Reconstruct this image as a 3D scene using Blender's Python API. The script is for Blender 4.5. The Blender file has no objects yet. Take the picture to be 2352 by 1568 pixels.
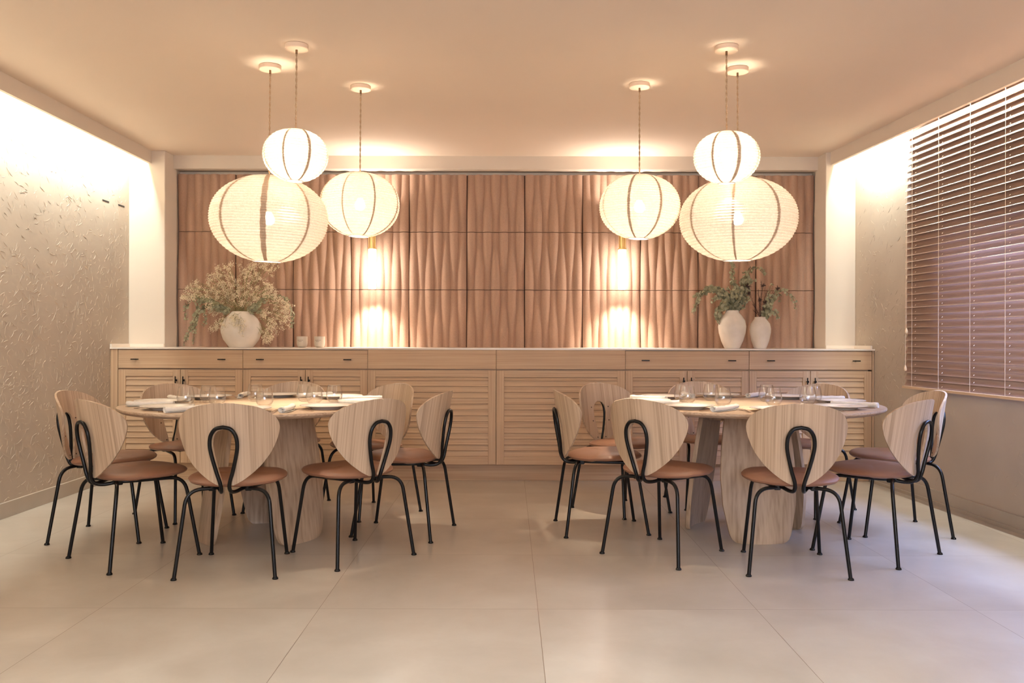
import bpy, math, random
from mathutils import Vector, Matrix
random.seed(7)
PI = math.pi
C = bpy.context.scene.collection
sc = bpy.context.scene
# ------------------------------------------------------------------ camera
H = 1.111; F = 2004.0
cam_d = bpy.data.cameras.new('camera'); cam = bpy.data.objects.new('camera', cam_d); C.objects.link(cam)
cam.location = (0, 0, H); cam.rotation_euler = (PI/2, -0.0025, 0)
cam_d.sensor_width = 36; cam_d.lens = F/2352*36
cam_d.shift_x = 6/2352; cam_d.shift_y = -6/2352
cam_d.clip_start = 0.05
sc.camera = cam
def P(x, y, d):                                   # photo pixel at distance d -> point
    hy = 778 + (x-1170)*0.0025
    return Vector(((x-1170)*d/F, d, H-(y-hy)*d/F))
# ------------------------------------------------------------------ world, lights, exposure
w = bpy.data.worlds.new('world'); sc.world = w; w.use_nodes = True
w.node_tree.nodes['Background'].inputs[0].default_value = (0.55, 0.68, 1.0, 1)
w.node_tree.nodes['Background'].inputs[1].default_value = 0.6
vs = sc.view_settings
vs.view_transform = 'Standard'; vs.look = 'None'; vs.gamma = 1; vs.use_curve_mapping = False
vs.exposure = 1.59
sc.cycles.max_bounces = 10; sc.cycles.diffuse_bounces = 6; sc.cycles.transparent_max_bounces = 16
sc.cycles.transmission_bounces = 10; sc.cycles.glossy_bounces = 4
sc.cycles.caustics_reflective = False; sc.cycles.caustics_refractive = False
sc.cycles.sample_clamp_indirect = 3.5
WARM = (1.0, 0.86, 0.66); COVE = (0.94, 1.0, 0.92); COOL = (0.55, 0.68, 1.0)
def area(name, loc, direction, sx, sy, power, col, spread=PI):
    l = bpy.data.lights.new(name, 'AREA'); l.shape = 'RECTANGLE'; l.size = sx; l.size_y = sy
    l.energy = power; l.color = col; l.spread = spread
    o = bpy.data.objects.new(name, l); C.objects.link(o); o.location = loc
    z = -Vector(direction).normalized(); x = Vector((0, 1, 0)) if abs(z.y) < .9 else Vector((1, 0, 0))
    y = z.cross(x).normalized(); x = y.cross(z).normalized()
    o.rotation_euler = Matrix((x, y, z)).transposed().to_euler()
    return o
def downlight(x, y, power, col, size=1.9):  # overhead fill spot, added to light the near floor
    l = bpy.data.lights.new('added_fill_spot', 'SPOT'); l.energy = power; l.color = col; l.spot_size = size; l.spot_blend = 1; l.shadow_soft_size = .05
    o = bpy.data.objects.new('added_fill_spot', l); C.objects.link(o); o.location = (x, y, 2.62); return o
# room constants
ZC = 2.642; ZF = 2.537                            # ceiling, lower edge of the cove boards
XL = -3.11; DP = 7.13; DB = 7.31; DPAN = 7.385; DW = 7.46
RS = 0.07
def XO(y): return 2.804 + RS*(DP-y)               # right cove board and blind run askew
def XR(y): return 2.825 + .06*(DP-y)              # and so does the right wall
YF = -2.0
RANG = math.atan(RS)
# cove strips (warm led) behind both boards, each hidden from the room by its board
NL = (6.8-(-1.6))
area('cove_light_left', (XL+0.157-0.014, (7.05+YF)/2, 2.597), (-1, 0, -0.8), 8.9, 0.02, 66, COVE)
_yc = (7.05+YF)/2
rl = area('cove_light_right', (XO(_yc)-0.157+0.014, _yc, 2.597), (1, 0, -0.8), 8.9, 0.02, 60, COVE)
rl.rotation_euler.rotate_axis('Z', 0)
rl.rotation_euler = (Matrix.Rotation(RANG, 3, 'Z') @ rl.rotation_euler.to_matrix()).to_euler()
# daylight: behind the blind, through the near window, fill from an added window behind the photographer
area('daylight_blind_window', (XR(4.4)+0.55, 4.4, 1.75), (-1, 0, -0.35), 2.6, 1.2, 215, (.34, .50, 1.0))
area('front_fill_light', (0.6, YF-0.1, 1.6), (0, 1, -0.15), 3.4, 1.5, 46, (0.88, 0.92, 1.0))
# added fill spots in the ceiling above the photographer, cooling the near floor
for _x in (-.35, .55): downlight(_x, 1.9, 44, (.80, .95, 1.0))
# ------------------------------------------------------------------ helpers
def mesh(name, verts, faces, mat, parent=None, smooth=True, loc=None, uv=None):
    me = bpy.data.meshes.new(name); me.from_pydata([tuple(v) for v in verts], [], faces); me.validate()
    if isinstance(mat, (list, tuple)):
        for m_ in mat: me.materials.append(m_)
    else: me.materials.append(mat)
    if smooth:
        me.polygons.foreach_set('use_smooth', [True]*len(me.polygons))
        try: me.set_sharp_from_angle(angle=math.radians(38))
        except Exception: pass
    o = bpy.data.objects.new(name, me); C.objects.link(o)
    if parent: o.parent = parent
    if loc: o.location = loc
    return o
def thing(name, label, cat, loc=(0, 0, 0), rz=0, group=None):
    o = bpy.data.objects.new(name, None); C.objects.link(o); o.location = loc; o.rotation_euler = (0, 0, rz)
    o.empty_display_size = 0.1
    return tag(o, label, cat, group)
def tag(o, label, cat, group=None):
    o['label'] = label; o['category'] = cat
    if group: o['group'] = group
    return o
def struct(o): o['kind'] = 'structure'; return o
def dup(root, loc, rz, label, group=None, scale=None):
    r = root.copy(); C.objects.link(r); r.location = loc; r.rotation_euler = (0, 0, rz); r['label'] = label
    if group: r['group'] = group
    for ch in root.children:
        c = ch.copy(); C.objects.link(c); c.parent = r
        for g in ch.children:
            d = g.copy(); C.objects.link(d); d.parent = c
    return r
class MB:
    def __init__(s): s.v = []; s.f = []
    def add(s, vs_, fs): n = len(s.v); s.v += [tuple(v) for v in vs_]; s.f += [tuple(i+n for i in f) for f in fs]; return s
    def box(s, x0, x1, y0, y1, z0, z1, M=None):
        vs_ = [Vector((x, y, z)) for x in (x0, x1) for y in (y0, y1) for z in (z0, z1)]
        if M is not None: vs_ = [M @ v for v in vs_]
        return s.add(vs_, [(0, 1, 3, 2), (4, 6, 7, 5), (0, 4, 5, 1), (2, 3, 7, 6), (0, 2, 6, 4), (1, 5, 7, 3)])
    def bbox(s, x0, x1, y0, y1, z0, z1, b=0.003, M=None):   # box with chamfered edges
        cx, cy, cz = (x0+x1)/2, (y0+y1)/2, (z0+z1)/2
        hx, hy, hz = abs(x1-x0)/2, abs(y1-y0)/2, abs(z1-z0)/2; b = min(b, hx*.9, hy*.9, hz*.9)
        vs_ = []; idx = {}
        for sx in (-1, 1):
            for sy in (-1, 1):
                for sz in (-1, 1):
                    for k in range(3):
                        p = [sx*hx, sy*hy, sz*hz]
                        for j, sg in enumerate((sx, sy, sz)):
                            if j != k: p[j] -= sg*b
                        idx[(sx, sy, sz, k)] = len(vs_); vs_.append(Vector((cx+p[0], cy+p[1], cz+p[2])))
        fs = []
        for k in range(3):
            a, c_ = [(1, 2), (2, 0), (0, 1)][k]
            for sg in (-1, 1):
                q = []
                for (u, v) in ((-1, -1), (1, -1), (1, 1), (-1, 1)):
                    t = [0, 0, 0]; t[k] = sg; t[a] = u; t[c_] = v; q.append(idx[(*t, k)])
                fs.append(tuple(q if sg > 0 else q[::-1]))
        for k in range(3):
            a, c_ = [(1, 2), (2, 0), (0, 1)][k]
            for u in (-1, 1):
                for v in (-1, 1):
                    t0 = [0, 0, 0]; t1 = [0, 0, 0]
                    t0[a] = t1[a] = u; t0[c_] = t1[c_] = v; t0[k] = -1; t1[k] = 1
                    q = [idx[(*t0, a)], idx[(*t1, a)], idx[(*t1, c_)], idx[(*t0, c_)]]
                    fs.append(tuple(q if u*v < 0 else q[::-1]))
        for sx in (-1, 1):
            for sy in (-1, 1):
                for sz in (-1, 1):
                    q = [idx[(sx, sy, sz, 0)], idx[(sx, sy, sz, 1)], idx[(sx, sy, sz, 2)]]
                    fs.append(tuple(q if sx*sy*sz > 0 else q[::-1]))
        if M is not None: vs_ = [M @ v for v in vs_]
        return s.add(vs_, fs)
    def tube(s, pts, r, n=10, caps=True):
        pts = [Vector(p) for p in pts]; N = len(pts); rr = r if isinstance(r, (list, tuple)) else [r]*N
        T = [(pts[min(i+1, N-1)]-pts[max(i-1, 0)]).normalized() for i in range(N)]
        a = Vector((0, 0, 1)) if abs(T[0].z) < .9 else Vector((1, 0, 0))
        u = (a - T[0]*a.dot(T[0])).normalized(); vs_ = []
        for i in range(N):
            u = (u - T[i]*u.dot(T[i])).normalized(); v = T[i].cross(u)
            for k in range(n):
                t = 2*PI*k/n; vs_.append(pts[i]+(u*math.cos(t)+v*math.sin(t))*rr[i])
        fs = [(i*n+k, i*n+(k+1) % n, (i+1)*n+(k+1) % n, (i+1)*n+k) for i in range(N-1) for k in range(n)]
        if caps: fs += [tuple(range(n))[::-1], tuple((N-1)*n+k for k in range(n))]
        return s.add(vs_, fs)
    def lathe(s, prof, n=32, c=(0, 0, 0), close=False):
        vs_ = []; fs = []; m = len(prof)
        for r, z in prof:
            for k in range(n):
                t = 2*PI*k/n; vs_.append((c[0]+r*math.cos(t), c[1]+r*math.sin(t), c[2]+z))
        for i in range(m if close else m-1):
            j = (i+1) % m
            for k in range(n): fs.append((i*n+k, i*n+(k+1) % n, j*n+(k+1) % n, j*n+k))
        if not close:
            if prof[0][0] > 0: fs.append(tuple(range(n))[::-1])
            if prof[-1][0] > 0: fs.append(tuple((m-1)*n+k for k in range(n)))
        return s.add(vs_, fs)
    def build(s, name, mat, parent=None, smooth=True, loc=None): return mesh(name, s.v, s.f, mat, parent, smooth, loc)
def spline(pts, n=8):
    pts = [Vector(p) for p in pts]; out = []
    q = [pts[0]*2-pts[1]]+pts+[pts[-1]*2-pts[-2]]
    for i in range(1, len(q)-2):
        p0, p1, p2, p3 = q[i-1:i+3]
        for k in range(n):
            t = k/n
            out.append(0.5*((2*p1)+(p2-p0)*t+(2*p0-5*p1+4*p2-p3)*t*t+(3*p1-p0-3*p2+p3)*t**3))
    out.append(pts[-1]); return out
def fillet(pts, rad, n=6):
    """polyline with rounded corners"""
    pts = [Vector(p) for p in pts]; out = [pts[0]]
    for i in range(1, len(pts)-1):
        a, b, c = pts[i-1], pts[i], pts[i+1]; r = rad[i-1] if isinstance(rad, (list, tuple)) else rad
        r = min(r, (b-a).length*.48, (c-b).length*.48)
        p = b+(a-b).normalized()*r; q = b+(c-b).normalized()*r
        for k in range(n+1):
            t = k/n; out.append(p*(1-t)**2+b*2*t*(1-t)+q*t*t)
    out.append(pts[-1]); return out
# ------------------------------------------------------------------ materials
def mat(name, col, rough=.5, metal=0, spec=.5, **kw):
    m = bpy.data.materials.new(name); m.use_nodes = True; b = m.node_tree.nodes['Principled BSDF']
    b.inputs['Base Color'].default_value = (*col, 1); b.inputs['Roughness'].default_value = rough
    b.inputs['Metallic'].default_value = metal; b.inputs['Specular IOR Level'].default_value = spec
    for k, v in kw.items(): b.inputs[k].default_value = v
    return m
def nd(m, t, **kw):
    n = m.node_tree.nodes.new(t)
    for k, v in kw.items():
        if k.startswith('i_'): n.inputs[k[2:].replace('_', ' ')].default_value = v
        else: setattr(n, k, v)
    return n
def lk(m, a, b): m.node_tree.links.new(a, b)
def ramp(m, stops):
    r = nd(m, 'ShaderNodeValToRGB'); e = r.color_ramp.elements
    e[0].position = stops[0][0]; e[0].color = (*stops[0][1], 1); e[1].position = stops[-1][0]; e[1].color = (*stops[-1][1], 1)
    for p, c in stops[1:-1]: x = e.new(p); x.color = (*c, 1)
    return r
def noisy(name, c0, c1, scale=6, rough=.6, bump=.0, bscale=60, stretch=(1, 1, 1), spec=.5, detail=6, dist=.002, lo=.3, hi=.7):
    m = mat(name, c0, rough, spec=spec); b = m.node_tree.nodes['Principled BSDF']
    tc = nd(m, 'ShaderNodeTexCoord'); mp = nd(m, 'ShaderNodeMapping'); mp.inputs['Scale'].default_value = stretch
    lk(m, tc.outputs['Object'], mp.inputs[0])
    n = nd(m, 'ShaderNodeTexNoise'); n.inputs['Scale'].default_value = scale; n.inputs['Detail'].default_value = detail
    lk(m, mp.outputs[0], n.inputs[0]); r = ramp(m, [(lo, c0), (hi, c1)]); lk(m, n.outputs['Fac'], r.inputs[0])
    lk(m, r.outputs[0], b.inputs['Base Color'])
    if bump:
        n2 = nd(m, 'ShaderNodeTexNoise'); n2.inputs['Scale'].default_value = bscale; n2.inputs['Detail'].default_value = 4
        lk(m, mp.outputs[0], n2.inputs[0]); bp = nd(m, 'ShaderNodeBump'); bp.inputs['Strength'].default_value = bump; bp.inputs['Distance'].default_value = dist
        lk(m, n2.outputs['Fac'], bp.inputs['Height']); lk(m, bp.outputs[0], b.inputs['Normal'])
    return m
def oak(name, axis, c0, c1, c2, rough=.45, scale=1.0, per_obj=True, flat=None):
    m = mat(name, c1, rough, spec=.35); b = m.node_tree.nodes['Principled BSDF']
    tc = nd(m, 'ShaderNodeTexCoord'); mp = nd(m, 'ShaderNodeMapping')
    s = [130*scale]*3; s[axis] = 1.5*scale
    if flat is not None: s[flat] = 5; s[0] = 210
    mp.inputs['Scale'].default_value = s
    lk(m, tc.outputs['Object'], mp.inputs[0])
    if per_obj:
        oi = nd(m, 'ShaderNodeObjectInfo'); mu = nd(m, 'ShaderNodeMath', operation='MULTIPLY'); mu.inputs[1].default_value = 40
        lk(m, oi.outputs['Random'], mu.inputs[0]); cb = nd(m, 'ShaderNodeCombineXYZ')
        for i in range(3): lk(m, mu.outputs[0], cb.inputs[i])
        lk(m, cb.outputs[0], mp.inputs['Location'])
    n = nd(m, 'ShaderNodeTexNoise'); n.inputs['Scale'].default_value = 1; n.inputs['Detail'].default_value = 2; n.inputs['Roughness'].default_value = .45
    n.inputs['Distortion'].default_value = .08
    lk(m, mp.outputs[0], n.inputs[0])
    mp2 = nd(m, 'ShaderNodeMapping'); s2 = [26*scale]*3; s2[axis] = .5*scale
    if flat is not None: s2[flat] = 2; s2[0] = 40
    mp2.inputs['Scale'].default_value = s2
    lk(m, tc.outputs['Object'], mp2.inputs[0]); n2 = nd(m, 'ShaderNodeTexNoise'); n2.inputs['Scale'].default_value = 1; n2.inputs['Detail'].default_value = 1.5
    lk(m, mp2.outputs[0], n2.inputs[0])
    mx = nd(m, 'ShaderNodeMath', operation='MULTIPLY_ADD'); mx.inputs[1].default_value = .35
    lk(m, n2.outputs['Fac'], mx.inputs[0]); 
    m3 = nd(m, 'ShaderNodeMath', operation='MULTIPLY'); m3.inputs[1].default_value = .65; lk(m, n.outputs['Fac'], m3.inputs[0]); lk(m, m3.outputs[0], mx.inputs[2])
    r = ramp(m, [(.34, c0), (.49, c1), (.64, c2)]); lk(m, mx.outputs[0], r.inputs[0]); lk(m, r.outputs[0], b.inputs['Base Color'])
    bp = nd(m, 'ShaderNodeBump'); bp.inputs['Strength'].default_value = .15; bp.inputs['Distance'].default_value = .001
    lk(m, n.outputs['Fac'], bp.inputs['Height']); lk(m, bp.outputs[0], b.inputs['Normal'])
    return m
M = {}
OC = ((.355, .25, .17), (.485, .355, .25), (.565, .425, .31))
CC = ((.42, .27, .165), (.50, .335, .21), (.55, .38, .245))
M['oak_shell'] = oak('oak_veneer', 2, *OC, flat=1); M['oak_z'] = oak('oak_vertical', 2, *OC, scale=.45); M['oak_x'] = oak('oak_lengthwise', 0, *OC); M['oak_y'] = oak('oak_across', 1, *OC)
M['cab_z'] = oak('cabinet_oak_vertical', 2, *CC, rough=.5, per_obj=False); M['cab_x'] = oak('cabinet_oak_horizontal', 0, *CC, rough=.5, per_obj=False)
M['ply'] = mat('plywood_edge', (.62, .42, .29), .5)
M['black'] = mat('black_powder_coat', (.006, .005, .005), .26, spec=.28)
M['dark'] = mat('dark_recess', (.03, .02, .015), .8)
M['seat'] = noisy('tan_leather', (.23, .105, .060), (.28, .135, .080), 5, .48, bump=.25, bscale=350, dist=.0006)
M['ceil'] = noisy('painted_ceiling', (.74, .61, .495), (.76, .63, .515), 1.2, .85)
M['paint'] = noisy('painted_plaster', (.63, .54, .45), (.66, .57, .475), 2, .8)
M['wall'] = noisy('straw_clay_plaster', (.45, .375, .30), (.51, .43, .345), 2.2, .75, bump=.25, bscale=14, dist=.006)
M['felt'] = noisy('terracotta_felt', (.30, .185, .13), (.46, .295, .215), 330, .95, bump=.3, bscale=400, dist=.001, spec=.1, detail=3, lo=.25, hi=.75)
M['stone'] = mat('pale_stone_worktop', (.78, .68, .58), .25)
M['slat'] = noisy('brown_wood_slat', (.26, .165, .125), (.33, .215, .165), 1, .3, stretch=(60, 3, 200), spec=.8)
M['railw_lit_edge'] = mat('pale_wood_and_lit_edge', (.62, .44, .28), .4)  # pale wood of rail and toggles; on slat edges it paints the lit lip
M['cordm'] = mat('pale_cord', (.68, .52, .38), .8)
M['jute'] = noisy('braided_cord', (.30, .19, .11), (.55, .38, .24), 200, .9)
M['brass'] = mat('brushed_brass', (.85, .62, .28), .3, 1)
M['bronze'] = mat('dark_brass_fitting', (.18, .11, .06), .4, .8)
M['canopy'] = mat('cream_wood_canopy', (.80, .62, .47), .5)
M['white'] = mat('white_porcelain', (.82, .78, .73), .18)
M['linen'] = noisy('white_linen', (.80, .76, .70), (.86, .82, .76), 90, .9, bump=.2, bscale=900, dist=.0005)
M['steel'] = mat('brushed_steel', (.72, .62, .54), .25, 1)
M['vase'] = noisy('chalky_ceramic', (.64, .57, .49), (.82, .76, .67), 6, .85, bump=.3, bscale=30, dist=.002)
M['leaf'] = noisy('eucalyptus_green', (.22, .215, .12), (.46, .44, .29), 30, .6)
M['stem'] = mat('brown_stem', (.14, .085, .04), .7)
M['gstem'] = mat('green_stem', (.22, .21, .08), .7)
M['thistle'] = mat('dark_thistle', (.045, .022, .02), .7)
M['bloom'] = mat('cream_blossom', (.86, .76, .58), .8)
M['cand'] = mat('stone_candle_glass', (.52, .46, .38), .35)
M['ink'] = mat('grey_print', (.20, .16, .13), .7)
def floor_mat():
    m = mat('porcelain_floor_tiles', (.5, .4, .32), .34, spec=.65); b = m.node_tree.nodes['Principled BSDF']
    tc = nd(m, 'ShaderNodeTexCoord'); sep = nd(m, 'ShaderNodeSeparateXYZ'); lk(m, tc.outputs['Object'], sep.inputs[0])
    masks = []; ids = []
    for out, off in (('X', .12-9), ('Y', 3.59-9)):
        a = nd(m, 'ShaderNodeMath', operation='SUBTRACT'); a.inputs[1].default_value = off; lk(m, sep.outputs[out], a.inputs[0])
        dv = nd(m, 'ShaderNodeMath', operation='DIVIDE'); dv.inputs[1].default_value = .9; lk(m, a.outputs[0], dv.inputs[0])
        fl = nd(m, 'ShaderNodeMath', operation='FLOOR'); lk(m, dv.outputs[0], fl.inputs[0]); ids.append(fl)
        pp = nd(m, 'ShaderNodeMath', operation='PINGPONG'); pp.inputs[1].default_value = .5; lk(m, dv.outputs[0], pp.inputs[0])
        lt = nd(m, 'ShaderNodeMath', operation='LESS_THAN'); lt.inputs[1].default_value = .0012; lk(m, pp.outputs[0], lt.inputs[0]); masks.append(lt)
    mx = nd(m, 'ShaderNodeMath', operation='MAXIMUM'); lk(m, masks[0].outputs[0], mx.inputs[0]); lk(m, masks[1].outputs[0], mx.inputs[1])
    cb = nd(m, 'ShaderNodeCombineXYZ'); lk(m, ids[0].outputs[0], cb.inputs[0]); lk(m, ids[1].outputs[0], cb.inputs[1])
    wn = nd(m, 'ShaderNodeTexWhiteNoise', noise_dimensions='3D'); lk(m, cb.outputs[0], wn.inputs[0])
    va = nd(m, 'ShaderNodeVectorMath', operation='MULTIPLY_ADD'); va.inputs[1].default_value = (7, 7, 7); lk(m, wn.outputs['Color'], va.inputs[0]); lk(m, tc.outputs['Object'], va.inputs[2])
    n = nd(m, 'ShaderNodeTexNoise'); n.inputs['Scale'].default_value = 2.2; n.inputs['Detail'].default_value = 8; n.inputs['Roughness'].default_value = .6; n.inputs['Distortion'].default_value = .25
    lk(m, va.outputs[0], n.inputs[0])
    r = ramp(m, [(.22, (.395, .34, .28)), (.5, (.475, .415, .35)), (.78, (.555, .50, .43))]); lk(m, n.outputs['Fac'], r.inputs[0])
    mc = nd(m, 'ShaderNodeMix', data_type='RGBA'); lk(m, mx.outputs[0], mc.inputs[0]); lk(m, r.outputs[0], mc.inputs[6]); mc.inputs[7].default_value = (.20, .13, .085, 1)
    lk(m, mc.outputs[2], b.inputs['Base Color'])
    rr = nd(m, 'ShaderNodeMapRange'); rr.inputs['To Min'].default_value = .27; rr.inputs['To Max'].default_value = .33; lk(m, n.outputs['Fac'], rr.inputs[0]); lk(m, rr.outputs[0], b.inputs['Roughness'])
    bp = nd(m, 'ShaderNodeBump'); bp.inputs['Strength'].default_value = .08; bp.inputs['Distance'].default_value = .002
    n2 = nd(m, 'ShaderNodeTexNoise'); n2.inputs['Scale'].default_value = 25; lk(m, tc.outputs['Object'], n2.inputs[0]); lk(m, n2.outputs['Fac'], bp.inputs['Height']); lk(m, bp.outputs[0], b.inputs['Normal'])
    return m
M['floor'] = floor_mat()
M['base'] = noisy('skirting_tile', (.42, .36, .29), (.48, .42, .35), 4, .4)
def shade_mat(name, col, trans, pitch):
    """woven linen over wire hoops: translucent cloth with pin-holes"""
    m = bpy.data.materials.new(name); m.use_nodes = True; t = m.node_tree; t.nodes.remove(t.nodes['Principled BSDF']); out = t.nodes['Material Output']
    tc = nd(m, 'ShaderNodeTexCoord'); sep = nd(m, 'ShaderNodeSeparateXYZ'); lk(m, tc.outputs['Object'], sep.inputs[0])
    dv = nd(m, 'ShaderNodeMath', operation='DIVIDE'); dv.inputs[1].default_value = pitch; lk(m, sep.outputs['Z'], dv.inputs[0])
    fr = nd(m, 'ShaderNodeMath', operation='PINGPONG'); fr.inputs[1].default_value = .5; lk(m, dv.outputs[0], fr.inputs[0])
    ln = nd(m, 'ShaderNodeMapRange'); ln.inputs['From Min'].default_value = .0; ln.inputs['From Max'].default_value = .14; ln.inputs['To Min'].default_value = .55; ln.inputs['To Max'].default_value = 1; lk(m, fr.outputs[0], ln.inputs[0])
    mp = nd(m, 'ShaderNodeMapping'); mp.inputs['Scale'].default_value = (60, 60, 500); lk(m, tc.outputs['Object'], mp.inputs[0])
    n = nd(m, 'ShaderNodeTexNoise'); n.inputs['Scale'].default_value = 1; n.inputs['Detail'].default_value = 3; lk(m, mp.outputs[0], n.inputs[0])
    mp2 = nd(m, 'ShaderNodeMapping'); mp2.inputs['Scale'].default_value = (450, 450, 30); lk(m, tc.outputs['Object'], mp2.inputs[0])
    nb = nd(m, 'ShaderNodeTexNoise'); nb.inputs['Scale'].default_value = 1; nb.inputs['Detail'].default_value = 2; lk(m, mp2.outputs[0], nb.inputs[0])
    av = nd(m, 'ShaderNodeMath', operation='ADD'); lk(m, n.outputs['Fac'], av.inputs[0]); lk(m, nb.outputs['Fac'], av.inputs[1])
    mr = nd(m, 'ShaderNodeMapRange'); mr.inputs['From Min'].default_value = .75; mr.inputs['From Max'].default_value = 1.25; mr.inputs['To Min'].default_value = .5; mr.inputs['To Max'].default_value = 1.0; lk(m, av.outputs[0], mr.inputs[0])
    mu = nd(m, 'ShaderNodeMath', operation='MULTIPLY'); lk(m, ln.outputs[0], mu.inputs[0]); lk(m, mr.outputs[0], mu.inputs[1])
    cc = nd(m, 'ShaderNodeMix', data_type='RGBA'); cc.inputs[6].default_value = (col[0]*.45, col[1]*.36, col[2]*.28, 1); cc.inputs[7].default_value = (*col, 1); lk(m, mu.outputs[0], cc.inputs[0])
    tr = nd(m, 'ShaderNodeBsdfTranslucent'); df = nd(m, 'ShaderNodeBsdfDiffuse'); tp = nd(m, 'ShaderNodeBsdfTransparent')
    lk(m, cc.outputs[2], tr.inputs[0]); lk(m, cc.outputs[2], df.inputs[0])
    m1 = nd(m, 'ShaderNodeMixShader'); m1.inputs[0].default_value = trans; lk(m, df.outputs[0], m1.inputs[1]); lk(m, tr.outputs[0], m1.inputs[2])
    m2 = nd(m, 'ShaderNodeMixShader'); m2.inputs[0].default_value = .014; lk(m, m1.outputs[0], m2.inputs[1]); lk(m, tp.outputs[0], m2.inputs[2])
    lk(m, m2.outputs[0], out.inputs[0]); return m
M['shade'] = shade_mat('linen_lampshade', (.74, .67, .58), .031, .0145)
M['seam'] = shade_mat('linen_seam', (.60, .46, .34), .024, .0145)
def emis(name, col, s):
    m = bpy.data.materials.new(name); m.use_nodes = True; b = m.node_tree.nodes['Principled BSDF']
    b.inputs['Base Color'].default_value = (1, 1, 1, 1); b.inputs['Emission Color'].default_value = (*col, 1); b.inputs['Emission Strength'].default_value = s; return m
M['tube'] = emis('lit_opal_tube', (1, .93, .83), 14)
BULB = {'s': 640, 'm': 780, 'l': 860}
for k in BULB: M['bulb_'+k] = emis('lit_bulb_'+k, (1, .85, .64), BULB[k])
gm = bpy.data.materials.new('clear_glass'); gm.use_nodes = True; gm.node_tree.nodes.remove(gm.node_tree.nodes['Principled BSDF'])
_lw = nd(gm, 'ShaderNodeLayerWeight'); _lw.inputs[0].default_value = .5; _pw = nd(gm, 'ShaderNodeMath', operation='POWER'); _pw.inputs[1].default_value = 2.6; lk(gm, _lw.outputs['Facing'], _pw.inputs[0]); _fr = nd(gm, 'ShaderNodeMath', operation='MULTIPLY_ADD'); _fr.inputs[1].default_value = .75; _fr.inputs[2].default_value = .06; lk(gm, _pw.outputs[0], _fr.inputs[0]); _gl = nd(gm, 'ShaderNodeBsdfGlossy'); _gl.inputs['Roughness'].default_value = .02
_tp = nd(gm, 'ShaderNodeBsdfTransparent'); _tp.inputs[0].default_value = (.992, .99, .985, 1); _mx = nd(gm, 'ShaderNodeMixShader')
lk(gm, _fr.outputs[0], _mx.inputs[0]); lk(gm, _tp.outputs[0], _mx.inputs[1]); lk(gm, _gl.outputs[0], _mx.inputs[2]); lk(gm, _mx.outputs[0], gm.node_tree.nodes['Material Output'].inputs[0])
M['glass'] = gm
# ------------------------------------------------------------------ room shell
struct(MB().box(XL-.3, 4.2, YF-.3, DW+.3, -.12, 0).build('floor', M['floor'], smooth=False))
struct(MB().box(XL-.3, 4.2, YF-.3, DW+.3, ZC, ZC+.12).build('ceiling', M['ceil'], smooth=False))
struct(MB().box(XL-.3, 4.2, DW, DW+.2, 0, ZC).build('wall_back', M['paint'], smooth=False))
# front wall with a wide window added for fill light (behind the photographer)
fw = MB()
WX0, WX1, WZ0, WZ1 = -1.2, 2.4, .8, 2.35
fw.box(XL-.3, WX0, YF-.2, YF, 0, ZC); fw.box(WX1, 4.2, YF-.2, YF, 0, ZC); fw.box(WX0, WX1, YF-.2, YF, 0, WZ0); fw.box(WX0, WX1, YF-.2, YF, WZ1, ZC)
struct(fw.build('wall_front', M['paint'], smooth=False))
# left wall with straw ridges pressed into the plaster
def ridges(mb, n, y0, y1, z0, z1, fx, nx, zbias=0.0, skip=None):
    rnd = random.Random(n)
    k = 0
    cl = [(rnd.uniform(y0, y1), rnd.uniform(z0, z1)) for _ in range(max(8, n//22))]
    while k < n:
        if rnd.random() < .5:
            c = rnd.choice(cl); y = rnd.gauss(c[0], .13); z = rnd.gauss(c[1], .12)
        else: y = rnd.uniform(y0, y1); z = rnd.uniform(z0, z1)
        if y < y0 or y > y1 or z < z0 or z > z1: continue
        if skip and skip(y, z): continue
        if zbias and rnd.random() < zbias*(z-z0)/(z1-z0): continue
        k += 1
        L = rnd.uniform(.015, .06)*(1.3 if rnd.random() < .2 else 1); a = rnd.uniform(0, PI); wd = rnd.uniform(.0012, .0026); h = rnd.uniform(.0007, .0024)
        bend = rnd.uniform(-.15, .15)*L; dy, dz = math.cos(a), math.sin(a); m_ = 3
        rows = []
        for i in range(m_+1):
            t = i/m_*2-1; cy = y+dy*L/2*t-dz*bend*(t*t); cz = z+dz*L/2*t+dy*bend*(t*t)
            hh = h*(1-.75*abs(t)); 
            rows.append([(cy-dz*wd, cz+dy*wd, -.0008), (cy, cz, hh), (cy+dz*wd, cz-dy*wd, -.0008)])
        b = [Vector((fx(p[0])+nx*p[2], p[0], p[1])) for r in rows for p in r]
        mb.add(b, [(i*3+j, i*3+j+1, (i+1)*3+j+1, (i+1)*3+j) for i in range(m_) for j in range(2)])
lw = MB(); lw.box(XL-.2, XL, YF-.2, DW+.1, 0, ZC)
ridges(lw, 3600, 4.3, DP, .1, 2.45, lambda y: XL, 1, .55); ridges(lw, 1500, YF, 4.3, .1, 2.45, lambda y: XL, 1, .5)
struct(lw.build('wall_left', M['wall'], smooth=False))
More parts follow.
